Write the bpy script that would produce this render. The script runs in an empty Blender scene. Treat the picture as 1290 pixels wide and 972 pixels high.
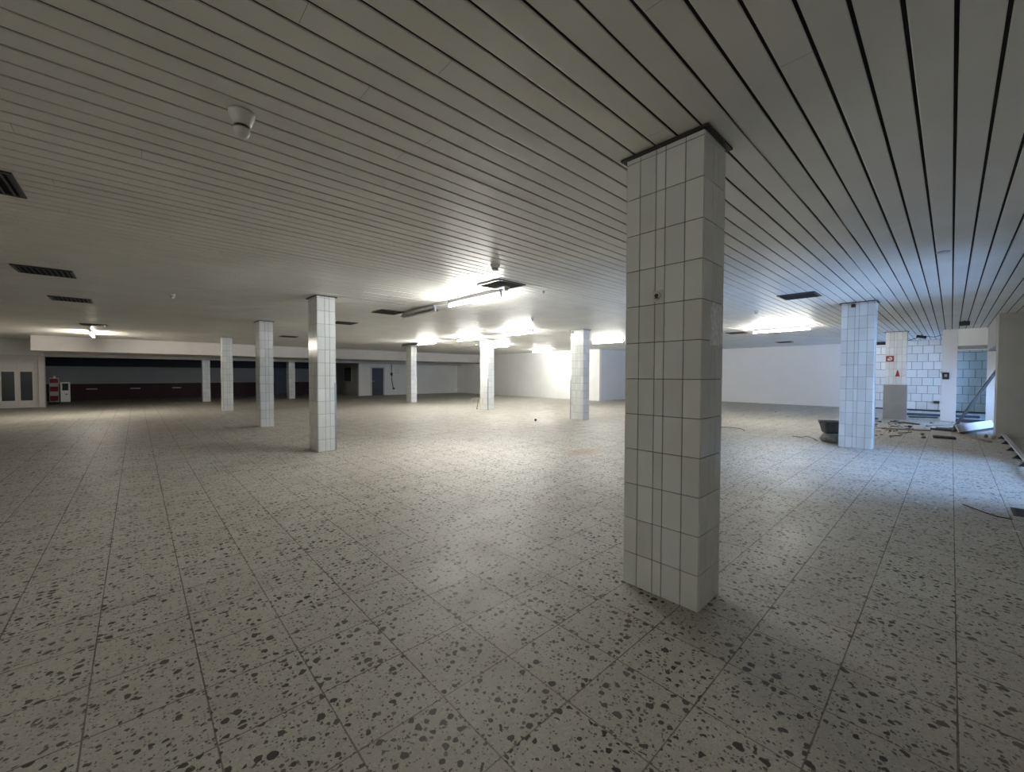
import bpy, bmesh, math, random
from mathutils import Vector, Matrix, noise as mnoise

# ------------------------------------------------------------------ scene, camera, sky, exposure
S = bpy.context.scene
C = S.collection
S.view_settings.view_transform = 'Standard'
S.view_settings.look = 'None'
S.view_settings.gamma = 1.0
S.view_settings.use_curve_mapping = False
S.view_settings.exposure = 0.0
S.cycles.use_denoising = True
S.cycles.max_bounces = 10
S.cycles.diffuse_bounces = 6
S.cycles.glossy_bounces = 3
S.cycles.sample_clamp_indirect = 12.0
S.cycles.caustics_reflective = False
S.cycles.caustics_refractive = False

F_PX, YAW, PITCH, ROLL, EYE = 511.75, 0.8244, -0.0273, 0.0023, 1.48
cam = bpy.data.cameras.new('camera')
cam.sensor_fit = 'HORIZONTAL'; cam.sensor_width = 36.0; cam.lens = 36.0 * F_PX / 1290.0
cam.clip_start = 0.05; cam.clip_end = 200
cam_o = bpy.data.objects.new('camera', cam); C.objects.link(cam_o)
f_ = Vector((math.cos(PITCH)*math.cos(YAW), math.cos(PITCH)*math.sin(YAW), math.sin(PITCH)))
r_ = Vector((math.sin(YAW), -math.cos(YAW), 0)); u_ = r_.cross(f_)
r2 = r_*math.cos(ROLL) + u_*math.sin(ROLL); u2 = r2.cross(f_)
M = Matrix((r2, u2, -f_)).transposed().to_4x4(); M.translation = (0, 0, EYE)
cam_o.matrix_world = M
S.camera = cam_o

TUBE = 540.0            # emission strength of a lit fluorescent tube
SKY = 19.0              # daylight outside the shop windows
SKY_COL = (0.38, 0.58, 1.0)

w = bpy.data.worlds.new('sky'); S.world = w; w.use_nodes = True
bg = w.node_tree.nodes['Background']
bg.inputs[0].default_value = (*SKY_COL, 1)
# overcast sky over a narrow street: dim near the horizon, bright overhead
_n = w.node_tree.nodes; _l = w.node_tree.links
_tc = _n.new('ShaderNodeTexCoord'); _sx = _n.new('ShaderNodeSeparateXYZ'); _mr = _n.new('ShaderNodeMapRange')
_mr.interpolation_type = 'SMOOTHSTEP'
_mr.inputs['From Min'].default_value = 0.15; _mr.inputs['From Max'].default_value = 0.75
_mr.inputs['To Min'].default_value = SKY*0.45; _mr.inputs['To Max'].default_value = SKY*2.0
_l.new(_tc.outputs['Generated'], _sx.inputs[0]); _l.new(_sx.outputs['Z'], _mr.inputs['Value']); _l.new(_mr.outputs['Result'], bg.inputs[1])

def portal(name, x0, x1, y, z0, z1):
    l = bpy.data.lights.new(name, 'AREA'); l.shape = 'RECTANGLE'; l.size = x1-x0; l.size_y = z1-z0
    l.cycles.is_portal = True
    o = bpy.data.objects.new(name, l); C.objects.link(o)
    o.location = ((x0+x1)/2, y, (z0+z1)/2)
    o.rotation_euler = (math.radians(90), 0, 0)      # -Z -> +Y, into the hall
    return o
WIN = [(7.25, 11.0, 0.08, 2.25), (15.95, 19.2, 0.12, 1.5), (20.0, 23.8, 0.12, 2.3)]
FAC = -1.40
for i, (a, b, z0, z1) in enumerate(WIN):
    portal('window_portal', a, b, FAC-0.12, z0, z1)

# ------------------------------------------------------------------ helpers
RND = random.Random(7)
CEIL = 2.9806

def new_bm(): return bmesh.new()

def add_box(bm, x0, x1, y0, y1, z0, z1, bev=0.0, mi=0, seg=1, mat=None):
    vs = [bm.verts.new(v) for v in ((x0,y0,z0),(x1,y0,z0),(x1,y1,z0),(x0,y1,z0),(x0,y0,z1),(x1,y0,z1),(x1,y1,z1),(x0,y1,z1))]
    fs = [bm.faces.new([vs[i] for i in q]) for q in ((3,2,1,0),(4,5,6,7),(0,1,5,4),(1,2,6,5),(2,3,7,6),(3,0,4,7))]
    for f in fs: f.material_index = mi
    if mat is not None:
        bmesh.ops.transform(bm, matrix=mat, verts=vs)
    if bev > 0:
        es = list({e for f in fs for e in f.edges})
        r = bmesh.ops.bevel(bm, geom=es, offset=bev, segments=seg, affect='EDGES', profile=0.5)
        for f in r['faces']: f.material_index = mi
    return vs

def add_cyl(bm, p, q, r0, r1=None, n=12, mi=0, caps=True):
    r1 = r0 if r1 is None else r1
    p, q = Vector(p), Vector(q); d = (q-p).normalized()
    a = d.orthogonal().normalized(); b = d.cross(a)
    A = [bm.verts.new(p + r0*(a*math.cos(t)+b*math.sin(t))) for t in [2*math.pi*i/n for i in range(n)]]
    B = [bm.verts.new(q + r1*(a*math.cos(t)+b*math.sin(t))) for t in [2*math.pi*i/n for i in range(n)]]
    for i in range(n):
        f = bm.faces.new((A[i], A[(i+1)%n], B[(i+1)%n], B[i])); f.material_index = mi; f.smooth = True
    if caps:
        f = bm.faces.new(A[::-1]); f.material_index = mi
        f = bm.faces.new(B); f.material_index = mi

def add_lathe(bm, prof, c, n=24, mi=0):
    """prof: (radius, z) from top to bottom"""
    rings = []
    for r, z in prof:
        rings.append([bm.verts.new((c[0]+max(r,1e-4)*math.cos(2*math.pi*i/n), c[1]+max(r,1e-4)*math.sin(2*math.pi*i/n), c[2]+z)) for i in range(n)])
    for A, B in zip(rings, rings[1:]):
        for i in range(n):
            f = bm.faces.new((A[i], B[i], B[(i+1)%n], A[(i+1)%n])); f.material_index = mi; f.smooth = True
    f = bm.faces.new(rings[-1][::-1]); f.material_index = mi
    f = bm.faces.new(rings[0]); f.material_index = mi

def add_tube(bm, pts, r, n=6, mi=0):
    P = [Vector(p) for p in pts]
    rings = []
    for i, p in enumerate(P):
        d = (P[min(i+1, len(P)-1)] - P[max(i-1, 0)]).normalized()
        a = Vector((0,0,1)).cross(d)
        a = a.normalized() if a.length > 1e-3 else d.orthogonal().normalized()
        b = d.cross(a)
        rings.append([bm.verts.new(p + r*(a*math.cos(2*math.pi*k/n)+b*math.sin(2*math.pi*k/n))) for k in range(n)])
    for A, B in zip(rings, rings[1:]):
        for k in range(n):
            f = bm.faces.new((A[k], A[(k+1)%n], B[(k+1)%n], B[k])); f.material_index = mi; f.smooth = True
    bm.faces.new(rings[0][::-1]).material_index = mi; bm.faces.new(rings[-1]).material_index = mi

def obj(name, bm, m, parent=None, loc=None):
    me = bpy.data.meshes.new(name)
    bmesh.ops.recalc_face_normals(bm, faces=bm.faces)
    bm.to_mesh(me); bm.free()
    for x in (m if isinstance(m, (list, tuple)) else [m]): me.materials.append(x)
    o = bpy.data.objects.new(name, me); C.objects.link(o)
    if parent is not None: o.parent = parent
    if loc is not None: o.location = loc
    return o

def tag(o, label, cat, group=None):
    o['label'] = label; o['category'] = cat
    if group: o['group'] = group
    return o

def thing(name, label, cat, loc=(0,0,0), rotz=0.0, group=None):
    o = bpy.data.objects.new(name, None); o.empty_display_size = 0.1; C.objects.link(o)
    o.location = loc; o.rotation_euler = (0, 0, rotz)
    return tag(o, label, cat, group)

def struct(name, bm, m):
    o = obj(name, bm, m); o['kind'] = 'structure'; return o

def dup(root, loc, rotz=0.0, label=None, skip=()):
    r = root.copy(); C.objects.link(r); r.location = loc; r.rotation_euler = (0, 0, rotz)
    if label: r['label'] = label
    for ch in list(root.children):
        if ch.name.split('.')[0] in skip: continue
        c = ch.copy(); C.objects.link(c); c.parent = r
        for g in list(ch.children):
            d = g.copy(); C.objects.link(d); d.parent = c
    return r

# ------------------------------------------------------------------ materials
def mat(name, col, rough=0.6, metal=0.0, spec=0.5, var=0.0, vscale=3.0, bump=0.0, bscale=40.0, dirt=None, emit=None):
    m = bpy.data.materials.new(name); m.use_nodes = True
    nt = m.node_tree; N = nt.nodes; L = nt.links; b = N['Principled BSDF']
    b.inputs['Base Color'].default_value = (*col, 1); b.inputs['Roughness'].default_value = rough
    b.inputs['Metallic'].default_value = metal; b.inputs['Specular IOR Level'].default_value = spec
    if var or dirt:
        g = N.new('ShaderNodeNewGeometry'); n1 = N.new('ShaderNodeTexNoise'); n1.inputs['Scale'].default_value = vscale; n1.inputs['Detail'].default_value = 5
        L.new(g.outputs['Position'], n1.inputs['Vector'])
        r = N.new('ShaderNodeMapRange'); L.new(n1.outputs['Fac'], r.inputs['Value'])
        r.inputs['From Min'].default_value = 0.3; r.inputs['From Max'].default_value = 0.7
        mx = N.new('ShaderNodeMix'); mx.data_type = 'RGBA'
        L.new(r.outputs['Result'], mx.inputs['Factor'])
        d = dirt or tuple(c*(1-var) for c in col)
        mx.inputs['A'].default_value = (*col, 1); mx.inputs['B'].default_value = (*d, 1)
        L.new(mx.outputs['Result'], b.inputs['Base Color'])
    if bump:
        g2 = N.new('ShaderNodeNewGeometry'); n2 = N.new('ShaderNodeTexNoise'); n2.inputs['Scale'].default_value = bscale; n2.inputs['Detail'].default_value = 4
        L.new(g2.outputs['Position'], n2.inputs['Vector'])
        bp = N.new('ShaderNodeBump'); bp.inputs['Strength'].default_value = bump; bp.inputs['Distance'].default_value = 0.01
        L.new(n2.outputs['Fac'], bp.inputs['Height']); L.new(bp.outputs['Normal'], b.inputs['Normal'])
    if emit:
        b.inputs['Emission Color'].default_value = (*emit[0], 1); b.inputs['Emission Strength'].default_value = emit[1]
    return m

class NT:
    """tiny node builder"""
    def __init__(s, m): s.nt = m.node_tree; s.N = s.nt.nodes; s.L = s.nt.links
    def put(s, sock, v):
        if hasattr(v, 'is_linked'): s.L.new(v, sock)
        elif isinstance(v, (tuple, list)) and len(v) == 3 and sock.type == 'RGBA': sock.default_value = (*v, 1)
        else: sock.default_value = v
    def math(s, op, a, b=None, c=None, clamp=False):
        n = s.N.new('ShaderNodeMath'); n.operation = op; n.use_clamp = clamp
        for i, v in enumerate((a, b, c)):
            if v is not None: s.put(n.inputs[i], v)
        return n.outputs[0]
    def vmath(s, op, a, b=None):
        n = s.N.new('ShaderNodeVectorMath'); n.operation = op
        s.put(n.inputs[0], a)
        if b is not None: s.put(n.inputs[1], b)
        return n.outputs[0]
    def mix(s, f, a, b):
        n = s.N.new('ShaderNodeMix'); n.data_type = 'RGBA'
        s.put(n.inputs['Factor'], f); s.put(n.inputs['A'], a); s.put(n.inputs['B'], b)
        return n.outputs['Result']
    def range(s, v, a, b, c=0.0, d=1.0):
        n = s.N.new('ShaderNodeMapRange'); s.put(n.inputs['Value'], v)
        for k, x in zip(('From Min','From Max','To Min','To Max'), (a,b,c,d)): s.put(n.inputs[k], x)
        return n.outputs['Result']
    def noise(s, vec, scale, detail=3, out='Fac'):
        n = s.N.new('ShaderNodeTexNoise'); s.put(n.inputs['Vector'], vec); n.inputs['Scale'].default_value = scale; n.inputs['Detail'].default_value = detail
        return n.outputs[out]
    def voro(s, vec, scale, feature='F1'):
        n = s.N.new('ShaderNodeTexVoronoi'); n.voronoi_dimensions = '2D'; n.feature = feature
        s.put(n.inputs['Vector'], vec); n.inputs['Scale'].default_value = scale
        return n
    def comb(s, x, y, z=0.0):
        n = s.N.new('ShaderNodeCombineXYZ'); s.put(n.inputs[0], x); s.put(n.inputs[1], y); s.put(n.inputs[2], z); return n.outputs[0]
    def sep(s, v):
        n = s.N.new('ShaderNodeSeparateXYZ'); s.put(n.inputs[0], v); return n.outputs

def terrazzo():
    m = bpy.data.materials.new('terrazzo_tiles'); m.use_nodes = True
    k = NT(m); b = k.N['Principled BSDF']
    pos = k.N.new('ShaderNodeNewGeometry').outputs['Position']
    x, y, z = k.sep(pos)
    u = k.math('DIVIDE', k.math('SUBTRACT', x, 0.6138), 0.4); v = k.math('DIVIDE', k.math('SUBTRACT', y, 2.3533), 0.4005)
    iu, iv = k.math('FLOOR', u), k.math('FLOOR', v)
    fu, fv = k.math('FRACT', u), k.math('FRACT', v)
    eu = k.math('MINIMUM', fu, k.math('SUBTRACT', 1.0, fu)); ev = k.math('MINIMUM', fv, k.math('SUBTRACT', 1.0, fv))
    edge = k.math('MINIMUM', eu, ev)
    wob = k.noise(pos, 9.0, 2)
    gw = k.range(wob, 0.3, 0.7, 0.0055, 0.0105)
    grout = k.math('LESS_THAN', edge, gw)
    wn = k.N.new('ShaderNodeTexWhiteNoise'); wn.noise_dimensions = '2D'; k.put(wn.inputs['Vector'], k.comb(iu, iv))
    trand, tcol = wn.outputs['Value'], wn.outputs['Color']
    off = k.vmath('SCALE', tcol); off.node.inputs['Scale'].default_value = 37.0
    p0 = k.vmath('ADD', k.comb(x, y), off)
    warp = k.vmath('SCALE', k.vmath('SUBTRACT', k.noise(p0, 30, 2, 'Color'), (0.5,0.5,0.5))); warp.node.inputs['Scale'].default_value = 0.015
    p = k.vmath('ADD', p0, warp)
    def chips(scale, prob, tmin, tmax):
        f1 = k.voro(p, scale); ed = k.voro(p, scale, 'DISTANCE_TO_EDGE')
        r, g, bl = k.sep(f1.outputs['Color'])
        thr = k.range(g, 0.0, 1.0, tmin, tmax)
        inside = k.math('GREATER_THAN', ed.outputs['Distance'], thr)
        rad = k.range(k.math('FRACT', k.math('MULTIPLY', g, 7.3)), 0.0, 1.0, 0.22, 0.46)
        inside = k.math('MULTIPLY', inside, k.math('LESS_THAN', f1.outputs['Distance'], rad))
        return k.math('MULTIPLY', inside, k.math('LESS_THAN', r, prob)), bl
    col = k.mix(k.noise(p0, 7, 5), (0.44,0.425,0.375), (0.55,0.535,0.48))
    fine = k.noise(p0, 160, 3)
    col = k.mix(k.range(fine, 0.42, 0.66, 0, 0.6), col, (0.33,0.31,0.265))
    med = k.noise(p0, 38, 4)
    col = k.mix(k.range(med, 0.5, 0.72, 0, 0.6), col, (0.34,0.32,0.27))
    c3, t3 = chips(62, 0.32, 0.10, 0.30)
    col = k.mix(k.math('MULTIPLY', c3, 0.7), col, k.mix(t3, (0.62,0.60,0.55), (0.22,0.20,0.17)))
    c4, t4 = chips(27, 0.20, 0.16, 0.34)
    col = k.mix(k.math('MULTIPLY', c4, 0.55), col, k.mix(t4, (0.60,0.58,0.53), (0.33,0.31,0.27)))
    c2, t2 = chips(41, 0.25, 0.08, 0.24)
    col = k.mix(k.math('MULTIPLY', c2, 0.92), col, k.mix(t2, (0.020,0.019,0.018), (0.12,0.105,0.09)))
    c5, t5 = chips(78, 0.16, 0.05, 0.2)
    col = k.mix(k.math('MULTIPLY', c5, 0.8), col, (0.05,0.045,0.04))
    c1, t1 = chips(21, 0.27, 0.07, 0.26)
    col = k.mix(c1, col, k.mix(t1, (0.012,0.012,0.013), (0.06,0.055,0.05)))
    # tone of the single tile
    col = k.mix(k.range(trand, 0, 1, 0, 0.22), col, (0.36,0.34,0.30))
    # dirt, brown wear
    d1 = k.noise(pos, 0.55, 5); d2 = k.noise(pos, 2.6, 6)
    col = k.mix(k.math('MULTIPLY', k.range(d1, 0.45, 0.75), 0.28), col, (0.25,0.21,0.17))
    col = k.mix(k.math('MULTIPLY', k.range(d2, 0.52, 0.8), 0.30), col, (0.20,0.17,0.14))
    # rusty smear on the tiles left of the big pillar
    rx = k.math('DIVIDE', k.math('SUBTRACT', x, 6.35), 0.55); ry = k.math('DIVIDE', k.math('SUBTRACT', y, 4.8), 0.30)
    rr = k.math('ADD', k.math('POWER', rx, 2.0), k.math('POWER', ry, 2.0))
    rr = k.math('ADD', rr, k.math('MULTIPLY', k.math('SUBTRACT', d2, 0.5), 2.5))
    col = k.mix(k.range(rr, 0.1, 1.1, 0.55, 0.0), col, (0.36,0.20,0.11))
    gcol = k.mix(d2, (0.055,0.042,0.032), (0.16,0.13,0.10))
    gs = k.range(k.noise(pos, 1.1, 4), 0.35, 0.65, 0.55, 1.0)
    col = k.mix(k.math('MULTIPLY', grout, gs), col, gcol)
    k.put(b.inputs['Base Color'], col)
    rg = k.math('ADD', k.range(d2, 0.3, 0.7, 0.44, 0.58), k.math('MULTIPLY', grout, 0.35))
    k.put(b.inputs['Roughness'], rg)
    b.inputs['Specular IOR Level'].default_value = 0.22
    bp = k.N.new('ShaderNodeBump'); bp.inputs['Strength'].default_value = 0.35; bp.inputs['Distance'].default_value = 0.004
    h = k.math('SUBTRACT', k.math('MULTIPLY', fine, 0.15), grout)
    k.put(bp.inputs['Height'], h); k.L.new(bp.outputs['Normal'], b.inputs['Normal'])
    return m

def glazed_tile():
    m = bpy.data.materials.new('white_glazed_tile'); m.use_nodes = True
    k = NT(m); b = k.N['Principled BSDF']
    g = k.N.new('ShaderNodeNewGeometry'); oi = k.N.new('ShaderNodeObjectInfo')
    r = g.outputs['Random Per Island']; pos = g.outputs['Position']
    col = k.mix(r, (0.70,0.715,0.69), (0.60,0.615,0.59))
    n = k.noise(pos, 2.3, 5)
    col = k.mix(k.math('MULTIPLY', k.range(n, 0.45, 0.75), 0.35), col, (0.50,0.47,0.40))
    k.put(b.inputs['Base Color'], col)
    b.inputs['Roughness'].default_value = 0.2
    bp = k.N.new('ShaderNodeBump'); bp.inputs['Strength'].default_value = 0.08; bp.inputs['Distance'].default_value = 0.01
    k.put(bp.inputs['Height'], k.noise(pos, 11, 2)); k.L.new(bp.outputs['Normal'], b.inputs['Normal'])
    return m

def block_tile():
    """square white wall tiles in running bond, on planes of constant X"""
    m = bpy.data.materials.new('white_block_tile'); m.use_nodes = True
    k = NT(m); b = k.N['Principled BSDF']
    pos = k.N.new('ShaderNodeNewGeometry').outputs['Position']
    x, y, z = k.sep(pos)
    row = k.math('DIVIDE', k.math('SUBTRACT', z, 0.05), 0.339); ir = k.math('FLOOR', row); fr = k.math('FRACT', row)
    sh = k.math('MULTIPLY', k.math('MODULO', k.math('ADD', ir, 20.0), 2.0), 0.5)
    cu = k.math('ADD', k.math('DIVIDE', k.math('SUBTRACT', y, 0.345), 0.33), sh); ic = k.math('FLOOR', cu); fc = k.math('FRACT', cu)
    e = k.math('MINIMUM', k.math('MINIMUM', fr, k.math('SUBTRACT', 1.0, fr)), k.math('MINIMUM', fc, k.math('SUBTRACT', 1.0, fc)))
    grout = k.math('LESS_THAN', e, 0.028)
    wn = k.N.new('ShaderNodeTexWhiteNoise'); wn.noise_dimensions = '2D'; k.put(wn.inputs['Vector'], k.comb(ic, ir))
    col = k.mix(wn.outputs['Value'], (0.78,0.79,0.79), (0.66,0.67,0.67))
    col = k.mix(grout, col, (0.25,0.26,0.28))
    k.put(b.inputs['Base Color'], col); b.inputs['Roughness'].default_value = 0.25
    bp = k.N.new('ShaderNodeBump'); bp.inputs['Strength'].default_value = 0.4; bp.inputs['Distance'].default_value = 0.005; bp.invert = True
    k.put(bp.inputs['Height'], grout); k.L.new(bp.outputs['Normal'], b.inputs['Normal'])
    return m

def rear_wall_paint():
    """grey plaster over a dark oxblood dado, with a dark frieze"""
    m = bpy.data.materials.new('grey_wall_oxblood_dado'); m.use_nodes = True
    k = NT(m); b = k.N['Principled BSDF']
    pos = k.N.new('ShaderNodeNewGeometry').outputs['Position']; x, y, z = k.sep(pos)
    n = k.noise(pos, 1.4, 5)
    up = k.mix(n, (0.30,0.30,0.29), (0.38,0.38,0.37)); lo = k.mix(n, (0.036,0.014,0.014), (0.055,0.019,0.020))
    col = k.mix(k.math('GREATER_THAN', z, 0.92), lo, up)
    k.put(b.inputs['Base Color'], col); b.inputs['Roughness'].default_value = 0.7
    return m

def glass(name, tint, gloss=0.08):
    m = bpy.data.materials.new(name); m.use_nodes = True
    k = NT(m); k.N.remove(k.N['Principled BSDF']); out = k.N['Material Output']
    t = k.N.new('ShaderNodeBsdfTransparent'); t.inputs[0].default_value = (*tint, 1)
    g = k.N.new('ShaderNodeBsdfGlossy'); g.inputs['Roughness'].default_value = 0.03
    fr = k.N.new('ShaderNodeFresnel'); fr.inputs['IOR'].default_value = 1.45
    mx = k.N.new('ShaderNodeMixShader')
    k.L.new(fr.outputs[0], mx.inputs[0]); k.L.new(t.outputs[0], mx.inputs[1]); k.L.new(g.outputs[0], mx.inputs[2])
    k.L.new(mx.outputs[0], out.inputs[0])
    return m

m_floor = terrazzo(); m_tile = glazed_tile(); m_block = block_tile(); m_rear = rear_wall_paint()
m_grout = mat('grey_grout', (0.16,0.155,0.14), 0.9, var=0.4, vscale=6)
m_slat = mat('cream_metal_slat', (0.73,0.715,0.665), 0.45, var=0.12, vscale=1.3, spec=0.4)
m_void = mat('dark_ceiling_void', (0.006,0.0055,0.005), 0.95)
m_wall = mat('white_plaster', (0.82,0.82,0.80), 0.85, var=0.07, vscale=1.1, bump=0.15, bscale=30)
m_wallc = mat('pale_grey_plaster', (0.66,0.66,0.66), 0.85, var=0.03, vscale=1.6, bump=0.15, bscale=30)
m_grey = mat('grey_plaster', (0.42,0.415,0.405), 0.85, var=0.14, vscale=1.7, bump=0.2, bscale=25)
m_fascia = mat('white_fascia_paint', (0.62,0.59,0.55), 0.7, var=0.08, vscale=2)
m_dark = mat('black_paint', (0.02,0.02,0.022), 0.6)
m_trim = mat('dark_brown_metal', (0.035,0.03,0.026), 0.5, metal=0.3)
m_guard = mat('grey_corner_metal', (0.34,0.35,0.35), 0.4, metal=0.5, var=0.2, vscale=9)
m_white = mat('white_enamel', (0.78,0.78,0.76), 0.35)
m_plast = mat('ivory_plastic', (0.52,0.51,0.47), 0.4)
m_black = mat('black_plastic', (0.018,0.018,0.02), 0.4)
m_louv = mat('charcoal_louvre_metal', (0.045,0.045,0.05), 0.45, metal=0.4)
m_galv = mat('galvanised_sheet', (0.52,0.53,0.53), 0.38, metal=0.6, var=0.15, vscale=8)
m_lit = mat('lit_fluorescent_tube', (1,1,1), 0.5, emit=((1.0, 0.985, 0.93), TUBE))
m_warm = mat('lit_aged_tube', (1,1,1), 0.5, emit=((1.0, 0.93, 0.82), TUBE*1.0))
m_off = mat('unlit_fluorescent_tube', (0.80,0.80,0.78), 0.3)
m_bluedoor = mat('dark_blue_door_paint', (0.020,0.032,0.058), 0.5, var=0.2)
m_frame = mat('cream_door_frame', (0.62,0.60,0.56), 0.5, var=0.08)
m_glassdark = mat('dark_door_glass', (0.02,0.028,0.027), 0.12)
m_glass = glass('window_glass', (0.93,0.97,1.0)); m_glassb = glass('blue_tinted_glass', (0.80,0.92,0.99))
m_red = mat('signal_red', (0.26,0.012,0.025), 0.45, var=0.15); m_beacw = mat('beacon_white', (0.72,0.70,0.68), 0.45)
m_tub = mat('grey_rubber_tub', (0.075,0.08,0.085), 0.6, var=0.4, vscale=14)
m_sack = mat('grey_plastic_sack', (0.17,0.19,0.19), 0.28, var=0.5, vscale=12)
m_wood = mat('weathered_wood', (0.30,0.24,0.18), 0.8, var=0.35, vscale=7)
m_woodd = mat('dark_wood', (0.055,0.045,0.038), 0.75, var=0.4, vscale=9)
m_rub = mat('plaster_rubble', (0.46,0.42,0.36), 0.9, var=0.3, vscale=15)
m_rubd = mat('dark_rubble', (0.10,0.085,0.07), 0.9, var=0.4, vscale=15)
m_board = mat('pale_grey_panel', (0.58,0.585,0.58), 0.6, var=0.1, vscale=3)
m_cladd = mat('taupe_cladding', (0.235,0.225,0.205), 0.65, var=0.15, vscale=3)
m_steel = mat('dull_steel', (0.085,0.09,0.10), 0.55, metal=0.3, var=0.25, vscale=10)
m_cable = mat('black_cable', (0.02,0.02,0.02), 0.5); m_cableb = mat('brown_cable', (0.17,0.12,0.09), 0.6)
m_paper = mat('torn_white_paper', (0.92,0.93,0.96), 0.2, spec=0.9, vscale=28, dirt=(0.62,0.63,0.67))
m_pave = mat('street_paving', (0.55,0.55,0.54), 0.9, var=0.2, vscale=2)
m_shard = mat('clear_glass_shard', (0.85,0.88,0.9), 0.08)

# ------------------------------------------------------------------ structure
XL, XR, YB = -9.0, 24.5, 33.0
bm = new_bm(); add_box(bm, XL, XR+.3, FAC-.2, YB+.2, -0.12, 0.0); struct('floor', bm, m_floor)
bm = new_bm(); add_box(bm, 2, 34, -30, FAC-.2, -0.30, -0.12); struct('street_ground', bm, m_pave)

# suspended ceiling of metal slats running along X (one mesh); its dark void above
PITCH_S, SEAM0 = 0.14815, 0.0169
bm = new_bm()
HW = (PITCH_S-0.0155)/2
prof = [(-HW+.0005, .014), (-HW, .005), (-HW+.0015, .0013), (-HW+.005, 0), (HW-.005, 0), (HW-.0015, .0013), (HW, .005), (HW-.0005, .014)]
rs = random.Random(3)
bent = {5: .018, 6: .028, 7: .014, 4: .010}
i = -10
while True:
    yc = SEAM0 + PITCH_S*(i-0.5)
    if yc > 27.2: break
    if yc > FAC-.1:
        xe = XR if yc < 13.7 else 19.5
        joints = [XL]; xx = XL + rs.uniform(1, 6)
        while xx < xe: joints.append(xx); xx += 6.0
        joints.append(xe)
        dz = rs.uniform(-.0012, .0012)
        for a, b_ in zip(joints, joints[1:]):
            a2, b2 = a+.0007, b_-.0007
            amp = bent.get(i, 0) if i in bent else 0
            n = max(1, int((b2-a2)/0.25)) if amp else 1
            if amp and a2 > 9: n = 1
            rings = []
            for j in range(n+1):
                xq = a2 + (b2-a2)*j/n
                ring = []
                for q, (py, pz) in enumerate(prof):
                    ex = 0
                    if n > 1 and q >= 4:
                        h = mnoise.noise(Vector((xq*1.1, i*3.7, 0)))
                        ex = amp * max(0, h+.15) * (0.4 if q < 5 else 1)
                    ring.append(bm.verts.new((xq, yc+py+ex*.12, CEIL+pz+dz-ex)))
                rings.append(ring)
            for A, B in zip(rings, rings[1:]):
                for q in range(len(prof)-1):
                    bm.faces.new((A[q], B[q], B[q+1], A[q+1]))
    i += 1
for f in bm.faces: f.material_index = 0
add_box(bm, XL, XR, FAC-.1, 27.4, CEIL+.009, CEIL+.16, mi=1)
ceil = struct('ceiling', bm, [m_slat, m_void])

# bulkhead in front of the rear bays, lintel and rear walls
bm = new_bm(); add_box(bm, -2.98, 19.495, 24.2, 27.45, 2.39, CEIL-.004, bev=.006); struct('trim_bulkhead', bm, m_fascia)
bm = new_bm(); add_box(bm, -2.97, 19.495, 27.2, 27.5, 2.24, 2.388); struct('trim_lintel', bm, m_fascia)
bm = new_bm(); add_box(bm, XL, -2.985, 27.2, 27.46, 2.29, CEIL+.1); struct('wall_rear_upper', bm, m_wall)
bm = new_bm(); add_box(bm, XL, -5.0, 27.24, 27.4, 0, 2.29); struct('wall_rear_left', bm, m_wallc)
bm = new_bm(); add_box(bm, -3.15, -2.97, 27.14, 27.5, 0, 2.285, bev=.006); struct('trim_opening_jamb', bm, m_fascia)

# double door with two dark glazed leaves
bm = new_bm()
add_box(bm, -3.25, -3.16, 27.2, 27.32, 0, 2.285); add_box(bm, -4.98, -4.90, 27.2, 27.32, 0, 2.285); add_box(bm, -4.90, -3.25, 27.2, 27.32, 2.12, 2.285)
dfr = struct('door_1', bm, m_frame)
for a in (-4.9, -4.075):
    bm = new_bm(); b_ = a+.822
    gx0, gx1 = a+.22, b_-.20
    if a < -4.5: gx0, gx1 = a+.24, a+.66
    else: gx0, gx1 = -3.67, -3.33
    if a < -4.5: gx0, gx1 = -4.19, -3.83
    a_, bb = (a, b_)
    add_box(bm, a_, bb, 27.235, 27.28, .01, 2.115) if False else None
    # leaf as four rails around its pane
    lx0, lx1 = (-4.45, -3.745) if a < -4.5 else (-3.74, -3.255)
    add_box(bm, lx0, gx0, 27.225, 27.285, .012, 2.115); add_box(bm, gx1, lx1, 27.225, 27.285, .012, 2.115)
    add_box(bm, gx0, gx1, 27.225, 27.285, .012, .32); add_box(bm, gx0, gx1, 27.225, 27.285, 1.57, 2.115)
    leaf = obj('door_leaf', bm, m_frame, dfr)
    bm = new_bm(); add_box(bm, gx0, gx1, 27.25, 27.262, .32, 1.57); obj('door_pane', bm, m_glassdark, leaf)
bm = new_bm(); add_box(bm, -4.90, -4.46, 27.23, 27.30, .0, 2.118); obj('side_panel', bm, m_frame, dfr)

# rear room behind the opening
bm = new_bm(); add_box(bm, XL, 7.3, YB, YB+.2, 0, 2.6); add_box(bm, 8.15, 11.5, YB, YB+.2, 0, 2.6); add_box(bm, 7.3, 8.15, YB, YB+.2, 2.1, 2.6)
struct('wall_rear_room', bm, m_rear)
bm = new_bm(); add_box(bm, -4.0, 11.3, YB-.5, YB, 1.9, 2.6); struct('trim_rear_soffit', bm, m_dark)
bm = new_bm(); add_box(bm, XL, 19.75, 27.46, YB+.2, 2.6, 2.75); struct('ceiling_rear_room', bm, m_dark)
bm = new_bm(); add_box(bm, 7.32, 8.13, YB+.08, YB+.13, 0, 2.1); struct('door_2', bm, m_bluedoor)
bm = new_bm(); add_box(bm, 7.25, 7.33, YB-.02, YB+.14, 0, 2.1); add_box(bm, 8.12, 8.2, YB-.02, YB+.14, 0, 2.1); obj('door_frame', bm, m_dark, bpy.data.objects['door_2'])
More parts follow.
